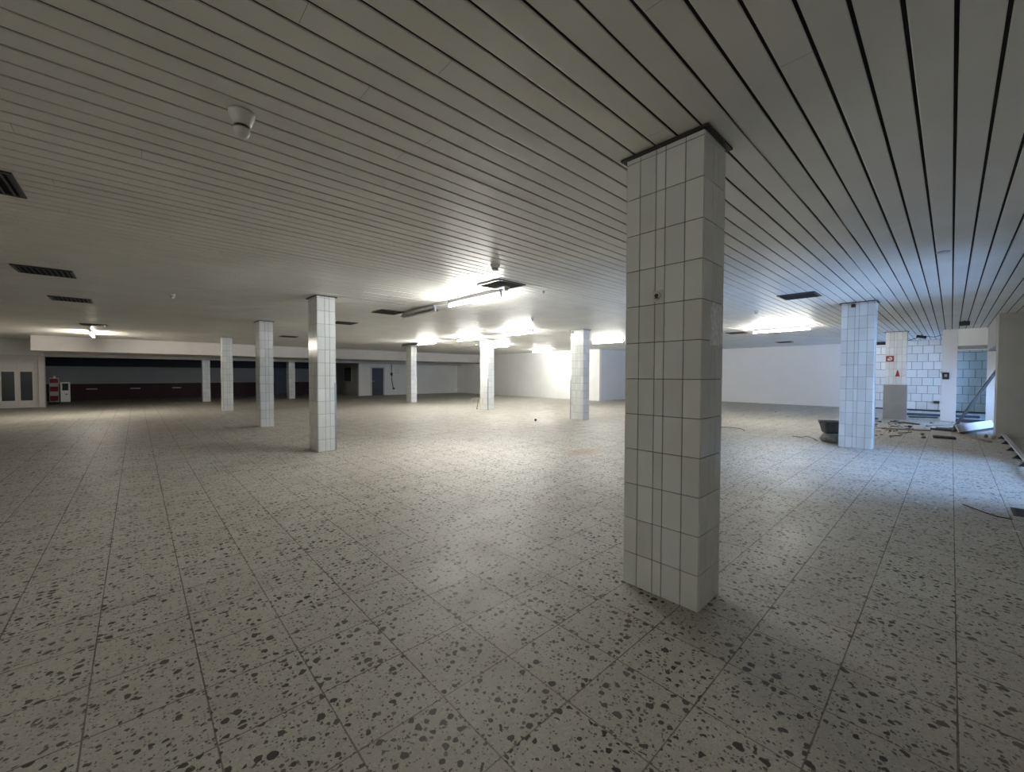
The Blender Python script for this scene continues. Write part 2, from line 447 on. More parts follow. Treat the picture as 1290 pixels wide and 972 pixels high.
bm = new_bm(); add_box(bm, XL-.2, XL, FAC-.2, YB+.2, 0, CEIL+.1); struct('wall_left', bm, m_wallc)
bm = new_bm(); add_box(bm, 11.3, 11.5, 28.0, YB, 0, 2.6); struct('wall_inner', bm, m_grey)
bm = new_bm(); add_box(bm, 11.27, 11.31, 29.08, 30.42, 1.0, 1.97); o = struct('window_4', bm, m_glassdark)
bm = new_bm()
add_box(bm, 11.25, 11.32, 29.0, 29.08, .92, 2.05); add_box(bm, 11.25, 11.32, 30.42, 30.5, .92, 2.05); add_box(bm, 11.25, 11.32, 29.08, 30.42, .92, 1.0); add_box(bm, 11.25, 11.32, 29.08, 30.42, 1.97, 2.05)
obj('window_frame', bm, m_grey, o)
bm = new_bm(); add_box(bm, 11.3, 12.2, 27.8, 28.0, 0, 2.6); add_box(bm, 13.1, 19.5, 27.8, 28.0, 0, 2.6); add_box(bm, 12.2, 13.1, 27.8, 28.0, 1.97, 2.6)
struct('wall_rear_right', bm, m_wall)
bm = new_bm(); add_box(bm, 12.2, 13.1, 27.86, 27.91, 0, 1.97); d3 = struct('door_3', bm, m_bluedoor)
bm = new_bm(); add_box(bm, 12.12, 12.22, 27.775, 27.9, 0, 2.05); add_box(bm, 13.08, 13.18, 27.775, 27.9, 0, 2.05); add_box(bm, 12.22, 13.08, 27.775, 27.9, 1.95, 2.05)
obj('door_frame', bm, m_frame, d3)
bm = new_bm(); add_cyl(bm, (12.3,27.86,1.0), (12.3,27.80,1.0), .012); add_cyl(bm, (12.3,27.80,1.0), (12.42,27.80,1.0), .010); obj('door_handle', bm, m_galv, d3)

bm = new_bm(); add_box(bm, 19.5, 19.7, 13.7, 28.0, 0, CEIL+.1); struct('wall_middle', bm, m_wall)
bm = new_bm(); add_box(bm, 19.7, XR, 13.7, 13.9, 0, CEIL+.1); struct('wall_alcove', bm, m_wallc)
bm = new_bm(); add_box(bm, XR, XR+.2, 2.9, 13.9, 0, CEIL+.1); struct('wall_right', bm, m_wallc)
bm = new_bm(); add_box(bm, XR-.02, XR+.2, FAC-.2, 2.9, 0.05, CEIL+.1); struct('wall_right_tiled', bm, m_block)
bm = new_bm(); add_box(bm, XR-.05, XR, FAC, 2.9, 0.0, 0.05); struct('baseboard_right', bm, m_dark)
bm = new_bm(); add_box(bm, XR-.30, XR, 2.0, 2.9, CEIL-.13, CEIL-.005); struct('trim_dark_edge', bm, m_dark)

# shop front on the right: wall pieces between the windows, piers
def fac(name, x0, x1, z0, z1, y0=FAC-.2, y1=FAC):
    bm = new_bm(); add_box(bm, x0, x1, y0, y1, z0, z1); return struct(name, bm, m_wallc if name == 'wall_front_solid' else m_grey)
fac('wall_front_solid', XL, WIN[0][0], 0, CEIL+.1)
fac('wall_front_pier', WIN[0][1], WIN[1][0], 0, CEIL+.1); fac('wall_front_mullion', WIN[1][1], WIN[2][0], 0, CEIL+.1); fac('wall_front_end', WIN[2][1], XR+.2, 0, CEIL+.1)
for j, (a, b_, z0, z1) in enumerate(WIN):
    fac('wall_front_head', a, b_, z1, CEIL+.1); fac('wall_front_sill', a, b_, 0, z0)
    bm = new_bm(); t = .05
    add_box(bm, a, a+t, FAC-.14, FAC-.06, z0, z1); add_box(bm, b_-t, b_, FAC-.14, FAC-.06, z0, z1)
    add_box(bm, a+t, b_-t, FAC-.14, FAC-.06, z0, z0+t); add_box(bm, a+t, b_-t, FAC-.14, FAC-.06, z1-t, z1)
    mid = (a+b_)/2; add_box(bm, mid-.025, mid+.025, FAC-.14, FAC-.06, z0+t, z1-t)
    wo = struct('window_%d' % (j+1), bm, m_frame)
    bm = new_bm(); add_box(bm, a+t, b_-t, FAC-.104, FAC-.098, z0+t, z1-t); obj('window_pane', bm, m_glass, wo)
bm = new_bm(); add_box(bm, 15.3, 15.9, FAC-.01, -0.75, 0, CEIL-.002, bev=.008); struct('wall_front_block', bm, m_grey)
bm = new_bm(); add_box(bm, 15.9, 19.3, -0.95, -0.74, 2.25, CEIL-.002, bev=.006); struct('trim_front_beam', bm, m_grey)
bm = new_bm(); add_box(bm, 6.75, 6.95, FAC, -0.66, 0, CEIL-.002); struct('wall_front_return', bm, m_grey)
# cross frame with the opening in front of the tiled wall
bm = new_bm(); add_box(bm, 19.3, 19.62, -0.12, 0.225, 0, CEIL-.002, bev=.008); pier = struct('wall_cross_pier', bm, m_wallc)
bm = new_bm(); add_box(bm, 19.3, 19.5, -0.74, -0.12, 2.44, CEIL-.002); struct('trim_cross_lintel', bm, m_wall)
bm = new_bm(); add_box(bm, 19.3, 19.45, -1.02, -0.745, 0, 2.44); struct('trim_cross_jamb', bm, m_wall)
bm = new_bm(); add_box(bm, 19.33, 19.43, -0.74, -0.12, 2.33, 2.44); wf = struct('window_5', bm, m_guard)
bm = new_bm(); add_box(bm, 19.345, 19.415, -0.742, -0.12, 2.29, 2.33); obj('window_head', bm, m_white, wf)
bm = new_bm(); add_box(bm, 19.375, 19.385, -0.74, -0.12, 0.10, 2.29); obj('window_pane', bm, m_glassb, wf)
bm = new_bm(); add_box(bm, 19.33, 19.43, -0.745, -0.12, 0.0, 0.10); obj('window_sill', bm, m_steel, wf)

# ------------------------------------------------------------------ tiled pillars
PW, PD = 0.34, 0.53
ZR = [0.0, .23, .475, .72, .965, 1.21, 1.455, 1.70, 1.95, 2.195, 2.44, 2.69, 2.935]
VX = [0, .14, .225, PW]                      # tile edges along X
VY = [0, .115, .245, .31, .425, PD]          # tile edges along Y
def tiling(top):
    bm = new_bm()
    T, G, B = .010, .0022, .0022
    add_box(bm, T-.003, PW-T+.003, T-.003, PD-T+.003, 0, top-.002, mi=1)
    zs = [z for z in ZR if z < top-.03] + [top-.003]
    for z0, z1 in zip(zs, zs[1:]):
        for a, b_ in zip(VY, VY[1:]):
            for x0 in (0, PW-T): add_box(bm, x0, x0+T, a+G, b_-G, z0+G, z1-G, bev=B)
        for a, b_ in zip(VX, VX[1:]):
            a2 = a+G+(T if a == 0 else 0); b2 = b_-G-(T if b_ == PW else 0)
            for y0 in (0, PD-T): add_box(bm, a2, b2, y0, y0+T, z0+G, z1-G, bev=B)
    return bm
def trim_ring(z0, z1, o, t):
    bm = new_bm()
    add_box(bm, -o, PW+o, -o, -o+t, z0, z1); add_box(bm, -o, PW+o, PD+o-t, PD+o, z0, z1)
    add_box(bm, -o, -o+t, -o+t, PD+o-t, z0, z1); add_box(bm, PW+o-t, PW+o, -o+t, PD+o-t, z0, z1)
    return bm
def guard(cx, cy, sx, sy, h=1.32):
    bm = new_bm(); t, wd = .004, .03
    x0, x1 = sorted((cx - sx*t, cx + sx*wd)); y0, y1 = sorted((cy - sy*t, cy))
    add_box(bm, x0, x1, y0, y1, .005, h)
    x0, x1 = sorted((cx - sx*t, cx)); y0, y1 = sorted((cy, cy + sy*wd))
    add_box(bm, x0, x1, y0, y1, .005, h)
    return bm
TOP = CEIL-.003
p0 = thing('tiled_pillar', 'big white tiled pillar nearest the camera, rising floor to ceiling in the foreground', 'pillar', (2.54, 1.04, 0), 0, 'tiled pillars of the hall')
obj('tiling', tiling(TOP), [m_tile, m_grout], p0)
tr0 = obj('ceiling_trim', trim_ring(TOP-.014, TOP, .030, .034), m_trim, p0)
# torn sticker on the narrow face and an old socket on the broad face
def ragged(pts_fn, n=26):
    bm = new_bm(); vs = []
    for k_ in range(n): vs.append(pts_fn(k_/n))
    A = [bm.verts.new(v) for v in vs]; B = [bm.verts.new((v[0], v[1]-.0016, v[2])) for v in vs]
    bm.faces.new(B); bm.faces.new(A[::-1])
    for k_ in range(n): bm.faces.new((A[k_], A[(k_+1)%n], B[(k_+1)%n], B[k_]))
    return bm
rs = random.Random(11)
def rect_edge(t, x0, x1, z0, z1, j):
    t *= 4; s = int(t); u = t-s
    p = [(x0+(x1-x0)*u, z0), (x1, z0+(z1-z0)*u), (x1-(x1-x0)*u, z1), (x0, z1-(z1-z0)*u)][min(s, 3)]
    return (p[0]+rs.uniform(-j, j), -.0003, p[1]+rs.uniform(-j, j)*2)
o = obj('sticker_residue', ragged(lambda t: rect_edge(t, .13, .315, 1.67, 1.925, .012)), m_paper, p0); o['label'] = 'torn whitish sticker residue'
bm = new_bm(); add_box(bm, -.006, 0, .255, .325, 1.965, 2.04, bev=.003); add_cyl(bm, (-.006,.29,2.003), (-.016,.29,2.003), .026, .022, n=20)
so = obj('wall_socket', bm, m_plast, p0)
bm = new_bm(); add_cyl(bm, (-.0155,.29,2.003), (-.018,.29,2.003), .014, n=14); add_box(bm, -.0175, -.016, .275, .305, 1.985, 1.99); obj('socket_hole', bm, m_black, so)

spots = [
 ((2.52, 8.15), 'white tiled pillar left of centre, largest and nearest of the three in a row on the left', [(PW,0,-1,1)]),
 ((2.53, 13.10), 'white tiled pillar second in the left row, just behind the nearest left pillar', []),
 ((2.56, 19.90), 'white tiled pillar third in the left row, in front of the dark rear opening', []),
 ((10.70, 19.45), 'slim distant white tiled pillar right of the dark blue rear door', []),
 ((10.83, 13.20), 'brightly lit white tiled pillar under the far tube lights, red stick at its foot', [(0,0,1,1)]),
 ((10.76, 8.20), 'greenish white tiled pillar with shaded right side, left of the big foreground pillar', [(0,PD,1,-1)]),
 ((10.78, 1.05), 'bluish white tiled pillar on the right with the dark tub beside its foot', [(PW,0,-1,1)]),
 ((18.95, 1.03), 'white tiled pillar with taupe cladding below and small red fire signs', []),
]
pil = []
for (x, y), lab, gs in spots:
    p = dup(p0, (x, y, 0), 0, lab, skip=('sticker_residue', 'wall_socket'))
    for g in gs: obj('corner_guard', guard(*g), m_guard, p)
    pil.append(p)
bm = new_bm(); add_box(bm, -.025, PW+.01, -.025, PD+.025, .0, 1.18, bev=.004)
o = obj('lower_cladding', bm, m_cladd, pil[7]); o['label'] = 'taupe boxed cladding'
short = thing('tiled_pillar', 'plain short white pillar under the beam, left of the third left-row pillar', 'pillar', (2.60, 27.22, 0), 0, 'tiled pillars of the hall')
tl = obj('tiling', tiling(2.238), [m_tile, m_grout], short)
short2 = dup(short, (6.78, 27.22, 0), 0, 'short white pillar under the beam, between the two nearest left-row pillars')
# small dark boxes high on two pillars, plate on another
bm = new_bm(); add_box(bm, -.05, -.001, .30, .37, 2.87, 2.94, bev=.006); o = obj('junction_box', bm, m_black, pil[6])
bm = new_bm(); add_box(bm, -.05, -.001, .42, .50, 2.88, 2.95, bev=.006); o = obj('junction_box', bm, m_black, pil[5])
bm = new_bm(); add_box(bm, .14, .20, -.016, -.001, 1.46, 1.56, bev=.004); o = obj('wall_plate', bm, m_plast, pil[3])

# ------------------------------------------------------------------ ceiling vents
def make_vent(loc, label):
    t = thing('ceiling_vent', label, 'vent', loc, 0, 'square ceiling vents')
    s, f = .295, .035
    bm = new_bm()
    add_box(bm, -s, s, -s, -s+f, -.016, -.001, bev=.003); add_box(bm, -s, s, s-f, s, -.016, -.001, bev=.003)
    add_box(bm, -s, -s+f, -s+f, s-f, -.016, -.001, bev=.003); add_box(bm, s-f, s, -s+f, s-f, -.016, -.001, bev=.003)
    obj('vent_frame', bm, m_louv, t)
    bm = new_bm(); add_box(bm, -s+f, s-f, -s+f, s-f, -.004, -.0012); obj('vent_backing', bm, m_void, t)
    for k_ in range(9):
        x = -s+f+.03 + k_*(2*s-2*f-.06)/8
        bm = new_bm(); add_box(bm, -.017, .017, -s+f, s-f, -.0012, .0012, mat=Matrix.Translation((x, 0, -.0135)) @ Matrix.Rotation(math.radians(38), 4, 'Y'))
        obj('louvre', bm, m_louv, t)
    return t
vents = [
 (-.95, 5.08, 'dark square ceiling vent cut by the left edge of the photo'),
 (-.95, 9.02, 'dark square ceiling vent second in the left column, below the one at the photo edge'),
 (-.93, 12.04, 'dark square ceiling vent third in the left column, above the left fascia end'),
 (-.92, 17.75, 'thin distant dark ceiling vent just above the lit tube at the left fascia'),
 (4.48, 5.12, 'bluish ceiling vent beside the near end of the brightest tube light'),
 (4.45, 9.18, 'dark ceiling vent touching the far end of the unlit tube light'),
 (4.46, 12.0, 'dark ceiling vent just right of the nearest left-row pillar top'),
 (4.46, 17.85, 'dark sliver of a ceiling vent between two left-row pillar tops'),
 (9.15, 1.97, 'dark ceiling vent left of the bluish right pillar top'),
 (15.5, 5.15, 'distant dark ceiling vent left of the right-hand lit tube, by the big pillar'),
 (21.3, 5.1, 'faint farthest ceiling vent beneath the right-hand lit tube'),
]
v0 = None
for x, y, lab in vents:
    if v0 is None: v0 = make_vent((x, y, CEIL-.0015), lab)
    else: dup(v0, (x, y, CEIL-.0015), 0, lab)

# ------------------------------------------------------------------ fluorescent lights (tubes run along Y)
def make_batten(length, lit, loc, label, rotz=0, tube=None):
    t = thing('fluorescent_light', label, 'ceiling light', loc, rotz, 'tube lights that are on' if lit else 'tube lights that are off')
    h = length/2
    bm = new_bm()
    vs = [(-.040, 0), (.040, 0), (.030, -.068), (-.030, -.068)]
    A = [bm.verts.new((x, -h, z)) for x, z in vs]; B = [bm.verts.new((x, h, z)) for x, z in vs]
    for q in range(4): bm.faces.new((A[q], A[(q+1)%4], B[(q+1)%4], B[q]))
    bm.faces.new(A); bm.faces.new(B)
    obj('housing', bm, m_white if lit else m_galv, t)
    for s in (-1, 1):
        bm = new_bm(); add_box(bm, -.018, .018, s*h-.014, s*h+.014, -.140, -.062, bev=.003); obj('lamp_holder', bm, m_white, t)
    bm = new_bm(); add_cyl(bm, (0, -h+.016, -.120), (0, h-.016, -.120), .016, n=10); obj('tube', bm, (tube or m_lit) if lit else m_off, t)
    if not lit:
        bm = new_bm()
        for s in (-1, 1):
            q = [bm.verts.new((s*.032, y, z)) for y in (-h, h) for z in (-.064,)] + [bm.verts.new((s*.09, y, -.120)) for y in (h, -h)]
            bm.faces.new(q)
        bmesh.ops.solidify(bm, geom=bm.faces[:], thickness=.002)
        obj('reflector', bm, m_galv, t)
    return t
ZL = CEIL-.002
lights = [
 (4.66, 6.12, 1.58, True, 'longest bright tube light, left of the big pillar with a detector at its end'),
 (4.76, 8.30, 1.42, False, 'switched-off grey reflector tube light beside a dark vent'),
 (9.55, 15.95, 1.50, True, 'lit tube light beyond the slim distant pillar, leftmost of the far row'),
 (9.62, 17.55, 1.45, False, 'unlit thin tube light left of the leftmost lit tube in the far row'),
 (9.70, 13.05, 1.50, True, 'lit tube light touching the left side of the brightly lit pillar'),
 (9.50, 9.98, 1.40, True, 'lit tube light between the two middle pillars, nearest of the far row'),
 (13.1, 15.1, 1.40, True, 'short glowing tube just right of the brightly lit pillar top'),
 (17.5, 16.3, 1.50, True, 'farthest lit tube light against the brightly washed middle wall'),
 (14.66, 9.90, 1.50, True, 'lit tube light between the greenish pillar and the big pillar'),
 (14.68, 3.62, 1.52, True, 'lit tube light on the right, between the big and the bluish pillar'),
 (-1.14, 21.0, 1.70, True, 'lit tube light end-on at the far left above the white fascia'),
 (-7.0, 1.5, 1.20, True, 'added fill tube light out of view on the left, brightening the big pillar'),  # unseen tube, added to fill the shaded face of the near pillar
]
for x, y, ln, on, lab in lights: make_batten(ln, on, (x, y, ZL), lab, tube=m_warm if x == -1.14 else None)

# ------------------------------------------------------------------ smoke detectors, lamp holders on the ceiling
def detector(x, y, s, label, h=.62, group='ceiling detectors'):
    t = thing('smoke_detector', label, 'smoke detector', (x, y, CEIL-.0015), 0, group)
    R = .066*s
    bm = new_bm(); add_lathe(bm, [(R, 0), (R, -.010*h), (R*.90, -.03*h), (R*.70, -.070*h), (R*.62, -.076*h)], (0,0,0)); obj('base', bm, m_plast, t)
    bm = new_bm(); add_lathe(bm, [(R*.56, -.076*h), (R*.56, -.090*h)], (0,0,0)); obj('dark_ring', bm, m_black, t)
    bm = new_bm(); add_lathe(bm, [(R*.60, -.090*h), (R*.64, -.098*h), (R*.54, -.125*h), (R*.34, -.138*h), (R*.14, -.142*h)], (0,0,0)); obj('sensor_head', bm, m_plast, t)
    return t
detector(.47, 2.80, 1.0, 'large cream smoke detector alone on the near left ceiling', 1.0)
detector(3.62, 4.26, 1.0, 'smoke detector on the ceiling just above the bluish vent')
detector(4.62, 5.14, .95, 'smoke detector hanging at the near end of the brightest tube')
detector(.52, 9.98, .8, 'tiny white ceiling detector above and left of the nearest left-row pillar')
detector(7.66, 7.48, .8, 'small white ceiling detector between the brightest tube and the middle pillars')
detector(10.55, 3.10, .8, 'small white ceiling detector left of the dark vent near the right tube')
bm = new_bm(); add_lathe(bm, [(.062, 0), (.062, -.008), (.045, -.014), (.040, -.012), (.02, -.012)], (7.19, .10, CEIL-.0015)); tag(obj('ceiling_spotlight', bm, m_galv), 'flat round recessed fitting between two slat seams on the right ceiling', 'ceiling fitting')
bm = new_bm(); add_lathe(bm, [(.02, 0), (.02, -.03), (.008, -.05)], (5.36, 4.97, CEIL-.0015), n=12); tag(obj('ceiling_sprinkler', bm, m_galv), 'tiny grey sprinkler stub right of the bluish vent', 'sprinkler')
# dark boxes hanging from the far right ceiling
t = thing('speaker_box', 'small black box hanging on the ceiling above the grey cross pier', 'box', (16.6, -.21, CEIL-.001))
bm = new_bm(); add_box(bm, -.12, .12, -.10, .10, -.13, -.02, bev=.012); obj('casing', bm, m_black, t)
bm = new_bm(); add_box(bm, -.02, .02, -.02, .02, -.021, 0); obj('bracket', bm, m_steel, t)
t = thing('hanging_cable_box', 'black loose junction box dangling from the ceiling right of the cladded pillar', 'box', (20.9, .74, CEIL-.001))
bm = new_bm(); add_box(bm, -.16, .16, -.13, .13, -.14, -.05, bev=.012, mat=Matrix.Rotation(.25, 4, 'X')); obj('casing', bm, m_black, t)
bm = new_bm(); add_tube(bm, [(0,0,0),(.02,.1,-.10),(.0,.35,-.20),(.05,.55,-.16),(.1,.62,0)], .012); add_tube(bm, [(0,0,-.05),(-.05,-.3,-.12),(-.05,-.5,-.05),(-.05,-.55,0)], .01); obj('cable', bm, m_cable, t)

# ------------------------------------------------------------------ fire signs on the cladded pillar, switch on pier
t = thing('fire_sign', 'small square red fire hose sign on the cladded pillar', 'sign', (18.935, 1.44, 2.06))
bm = new_bm(); add_box(bm, -.008, .012, -.10, .10, -.10, .10, bev=.004); obj('sign_plate', bm, m_red, t)
bm = new_bm()
pts = [(-.011, .048*math.cos(a), .048*math.sin(a)) for a in [math.radians(60+d) for d in range(0, 331, 15)]]
add_tube(bm, pts, .011, n=5); add_tube(bm, [(-.011,.055,-.06),(-.011,0,0),(-.011,-.03,.04)], .009, n=5)
obj('hose_symbol', bm, m_beacw, t)
t = thing('fire_triangle_sign', 'small dark red triangle sign above the taupe cladding of the far pillar', 'sign', (18.938, 1.24, 1.56))
bm = new_bm()
A = [bm.verts.new((-.006, y, z)) for y, z in ((-.062,-.10),(.062,-.10),(.045,-.04),(.010,.11),(-.010,.11),(-.045,-.04))]; B = [bm.verts.new((.010, v.co.y, v.co.z)) for v in A]
bm.faces.new(A); bm.faces.new(B[::-1])
for q in range(6): bm.faces.new((A[q], A[(q+1)%6], B[(q+1)%6], B[q]))
obj('sign_plate', bm, m_red, t)
t = thing('key_switch', 'black switch box with trailing wire on the grey cross pier', 'switch', (19.298, .125, 1.48))
bm = new_bm(); add_box(bm, -.06, 0, -.075, .075, -.11, .11, bev=.01); obj('casing', bm, m_black, t)
bm = new_bm(); add_box(bm, -.066, -.058, -.03, .03, -.03, .05, bev=.003); obj('button', bm, m_galv, t)
bm = new_bm(); add_tube(bm, [(-.02,.07,.06),(-.02,.12,.12),(-.01,.097,.16)], .008); obj('wire', bm, m_cable, t)
t = thing('wall_outlet', 'black outlet box low on the white block-tiled wall', 'outlet', (24.478, .40, .38))
bm = new_bm(); add_box(bm, -.05, 0, -.085, .085, -.055, .055, bev=.008); obj('casing', bm, m_black, t)
bm = new_bm(); add_box(bm, -.053, -.048, -.06, .06, -.03, .03); obj('cover', bm, m_steel, t)
t = thing('conduit', 'brown cable conduit with switch box on the rear wall right of the blue door', 'conduit', (13.7, 27.79, 0))
bm = new_bm(); add_tube(bm, [(0,-.02,2.2),(0,-.02,1.5),(.02,-.02,1.4),(.0,-.02,1.2),(.10,-.02,.6),(.14,-.02,.5)], .03); obj('pipe', bm, m_cableb, t)
bm = new_bm(); add_box(bm, -.09, .06, -.08, 0, 1.42, 1.62, bev=.01); obj('switch_box', bm, m_black, t)
bm = new_bm(); add_box(bm, .08, .22, -.07, 0, .40, .52, bev=.01); obj('end_box', bm, m_black, t)
for r_i in range(2):
    for c_i in range(2):
        bm = new_bm(); x = 13.98+.19*c_i; z = 1.54+.2*r_i
        add_box(bm, x, x+.15, 27.785, 27.799, z, z+.16, bev=.002)
        tag(obj('paper_notice', bm, m_beacw), 'small white sheet in a block of four on the rear wall right of the conduit', 'paper', 'white sheets on the rear wall')
for j, x in enumerate((-1.85, -.05, 1.85)):
    bm = new_bm(); add_box(bm, x-.22, x+.22, YB-.04, YB, .60, .66, bev=.006); add_box(bm, x-.16, x+.16, YB-.055, YB-.04, .615, .645, bev=.004)
    tag(obj('wall_bracket', bm, m_plast), ('short white rail on the dark dado, %s' % ('leftmost, right of the white barrier board', 'middle of the three', 'rightmost, nearest the short pillar')[j]), 'wall rail', 'white rails on the dark dado')

# ------------------------------------------------------------------ traffic beacon and board in the rear opening
t = thing('traffic_beacon', 'red and white striped traffic beacon panel at the left end of the dark opening', 'traffic beacon', (-2.92, 29.4, 0))
bm = new_bm(); add_box(bm, -.20, .16, -.12, .12, 0, .10, bev=.02); obj('foot', bm, m_black, t)
bm = new_bm(); add_box(bm, -.02, .02, -.02, .02, .10, .2); obj('post', bm, m_steel, t)
bm = new_bm(); add_box(bm, -.155, .155, -.02, .02, .13, 1.28, bev=.015); bp_ = obj('panel', bm, m_beacw, t)
for z0, z1 in ((.17, .42), (.63, .87), (1.04, 1.25)):
    bm = new_bm(); add_box(bm, -.135, .135, -.026, -.019, z0, z1, bev=.002); o = obj('red_stripe', bm, m_red, bp_)
bm = new_bm(); add_lathe(bm, [(.02, .12), (.05, .10), (.055, .03), (.05, 0)], (0, 0, 1.275), n=14); obj('lamp_head', bm, m_beacw, t)
t = thing('warning_board', 'white framed board with a dark window standing right of the striped beacon', 'board', (-2.52, 29.0, 0), .12)
bm = new_bm(); add_box(bm, -.16, .16, -.02, .02, .13, .68); add_box(bm, -.16, -.10, -.02, .02, .68, 1.08); add_box(bm, .10, .16, -.02, .02, .68, 1.08); add_box(bm, -.10, .10, -.02, .02, 1.02, 1.08); obj('frame', bm, m_beacw, t)
bm = new_bm(); add_box(bm, -.10, .10, -.008, .008, .68, 1.02); obj('dark_pane', bm, m_glassdark, t)
bm = new_bm(); add_cyl(bm, (.03,-.019,.5), (.03,-.024,.5), .03); obj('emblem', bm, m_black, t)
for s in (-1, 1):
    bm = new_bm(); add_box(bm, s*.13-.02, s*.13+.02, -.16, .16, 0, .03, bev=.005); add_box(bm, s*.13-.015, s*.13+.015, -.015, .015, .03, .14); obj('leg', bm, m_steel, t)

# ------------------------------------------------------------------ tub and sack by the right pillar
def lump_ring(n, fr, z, seed, j): return [((fr[0]+j*mnoise.noise(Vector((math.cos(2*math.pi*i/n)*1.7+seed, math.sin(2*math.pi*i/n)*1.7, z*7))))*math.cos(2*math.pi*i/n), (fr[1]+j*mnoise.noise(Vector((math.cos(2*math.pi*i/n)*2.1+seed, math.sin(2*math.pi*i/n)*2.1, z*7+3))))*math.sin(2*math.pi*i/n), z) for i in range(n)]
bm = new_bm(); n = 40; rings = []
for z, rr in ((0,.19),(.02,.235),(.07,.25),(.12,.225),(.165,.20),(.195,.17),(.20,.08)):
    rings.append([bm.verts.new(p) for p in lump_ring(n, (rr, rr), z, 5.0, .07 if 0 < z < .19 else .02)])
for A, B in zip(rings, rings[1:]):
    for q in range(n): bm.faces.new((A[q], A[(q+1)%n], B[(q+1)%n], B[q])).smooth = True
bm.faces.new(rings[0][::-1]); bm.faces.new(rings[-1])
sack = tag(obj('rubble_sack', bm, m_sack, loc=(11.42, 1.76, 0)), 'crumpled grey plastic sack under the dark tub by the bluish pillar', 'sack')
t = thing('builders_tub', 'dark grey square builders tub on the crumpled sack beside the bluish pillar', 'tub', (11.42, 1.80, .203), .5)
bm = new_bm()
def sq(s, z, rc=.25, n=8):
    out = []
    for qx, qy in ((1,1),(-1,1),(-1,-1),(1,-1)):
        for k_ in range(n):
            a0 = math.atan2(qy, qx) - math.pi/4 + math.pi/2*k_/(n-1)
            out.append((qx*s*(1-rc)+s*rc*math.cos(a0), qy*s*(1-rc)+s*rc*math.sin(a0), z))
    return out
outer = [(.135,.0),(.15,.03),(.195,.24),(.205,.245),(.205,.262),(.192,.262),(.185,.25),(.14,.03),(.02,.025)]
rings = [[bm.verts.new(p) for p in sq(s, z)] for s, z in outer]
for A, B in zip(rings, rings[1:]):
    for q in range(len(A)): bm.faces.new((A[q], A[(q+1)%len(A)], B[(q+1)%len(A)], B[q])).smooth = True
bm.faces.new(rings[0][::-1]); bm.faces.new(rings[-1])
obj('body', bm, m_tub, t)
bm = new_bm(); add_tube(bm, [(-.05,.205,.235),(-.05,.235,.225),(.05,.235,.225),(.05,.205,.235)], .008); obj('handle', bm, m_tub, t)
bm = new_bm(); add_tube(bm, [(11.25,2.02,.008),(11.3,2.12,.06),(11.45,2.26,.07),(11.65,2.40,.008),(11.7,2.6,.008)], .007); tag(obj('loose_wire', bm, m_cableb), 'thin brown wire loop on the floor left of the dark tub', 'wire')

# ------------------------------------------------------------------ prop, board, rail and debris on the right
bm = new_bm(); add_box(bm, -.028, .028, -.028, .028, 0, 2.35, bev=.004)
P0, P1 = Vector((16.5, -.07, .03)), Vector((16.9, -1.12, 2.28))
d = (P1-P0).normalized(); q = d.to_track_quat('Z', 'Y')
t = thing('leaning_prop', 'dull steel bar leaning diagonally behind the grey block on the right', 'bar', P0)
t.rotation_mode = 'QUATERNION'; t.rotation_quaternion = q
obj('bar', bm, m_steel, t)
bm = new_bm(); add_box(bm, -.07, .07, -.07, .07, -.012, .006, bev=.003); obj('foot_plate', bm, m_steel, t)

t = thing('fallen_panel', 'long pale grey panel lying across the rubble in front of the jamb', 'panel', (15.2, -.17, 0))
L_ = Vector((17.4, -.84, 0)) - Vector((15.2, -.17, 0)); ang = math.atan2(L_.y, L_.x)
t.rotation_euler = (0, 0, ang)
bm = new_bm(); add_box(bm, 0, 2.35, 0, .20, 0, .025, bev=.003, mat=Matrix.Translation((0, .026, .056)) @ Matrix.Rotation(math.radians(70), 4, 'X')); obj('sheet', bm, m_board, t)
bm = new_bm(); add_box(bm, 0, 2.35, 0.0, .03, .0, .055, bev=.003); obj('lower_edge', bm, m_woodd, t)

def plank(name, x0, y0, x1, y1, wd, th, m, label, z=0.0, cat='plank', group=None):
    bm = new_bm(); l = math.hypot(x1-x0, y1-y0)
    add_box(bm, 0, l, -wd/2, wd/2, 0, th, bev=min(th, wd)*.15)
    o = obj(name, bm, m, loc=(x0, y0, z)); o.rotation_euler = (0, 0, math.atan2(y1-y0, x1-x0)); return tag(o, label, cat, group)
plank('dark_plank', 16.15, .32, 16.05, -.13, .42, .06, m_woodd, 'short black board at the foot of the leaning bar')
bm = new_bm(); add_box(bm, 15.95, 16.15, .26, .34, .061, .085, bev=.01); tag(obj('white_offcut', bm, m_white), 'small bright white offcut on the end of the black board', 'offcut')
plank('dark_plank', 14.03, .27, 14.05, -.10, .26, .05, m_woodd, 'black board lying nearest the camera, in front of the leaning bar')
plank('pale_batten', 15.35, -.05, 13.9, -.62, .07, .04, m_wood, 'pale wooden batten in front of the long fallen panel', cat='batten')
plank('pale_batten', 16.9, .45, 18.3, -.35, .08, .04, m_wood, 'long thin pale batten pointing at the grey cross pier', cat='batten')
plank('dark_batten', 17.75, 1.3, 17.3, .62, .05, .04, m_woodd, 'thin dark batten behind the black board', cat='batten')
plank('brown_batten', 15.2, 1.30, 15.6, .35, .06, .035, m_wood, 'brown batten on the rubble left of the black boards', cat='batten')
plank('brown_batten', 16.3, 1.75, 15.75, 1.45, .05, .03, m_wood, 'brown splintered batten just right of the bluish pillar foot', cat='batten')
plank('steel_channel', 21.3, 1.35, 21.6, -.70, .14, .09, m_steel, 'dark steel floor channel across the floor before the tiled wall', cat='channel')
plank('metal_strip', 20.2, 1.0, 20.5, .3, .10, .05, m_steel, 'short dark metal strip behind the cladded pillar foot', cat='strip')
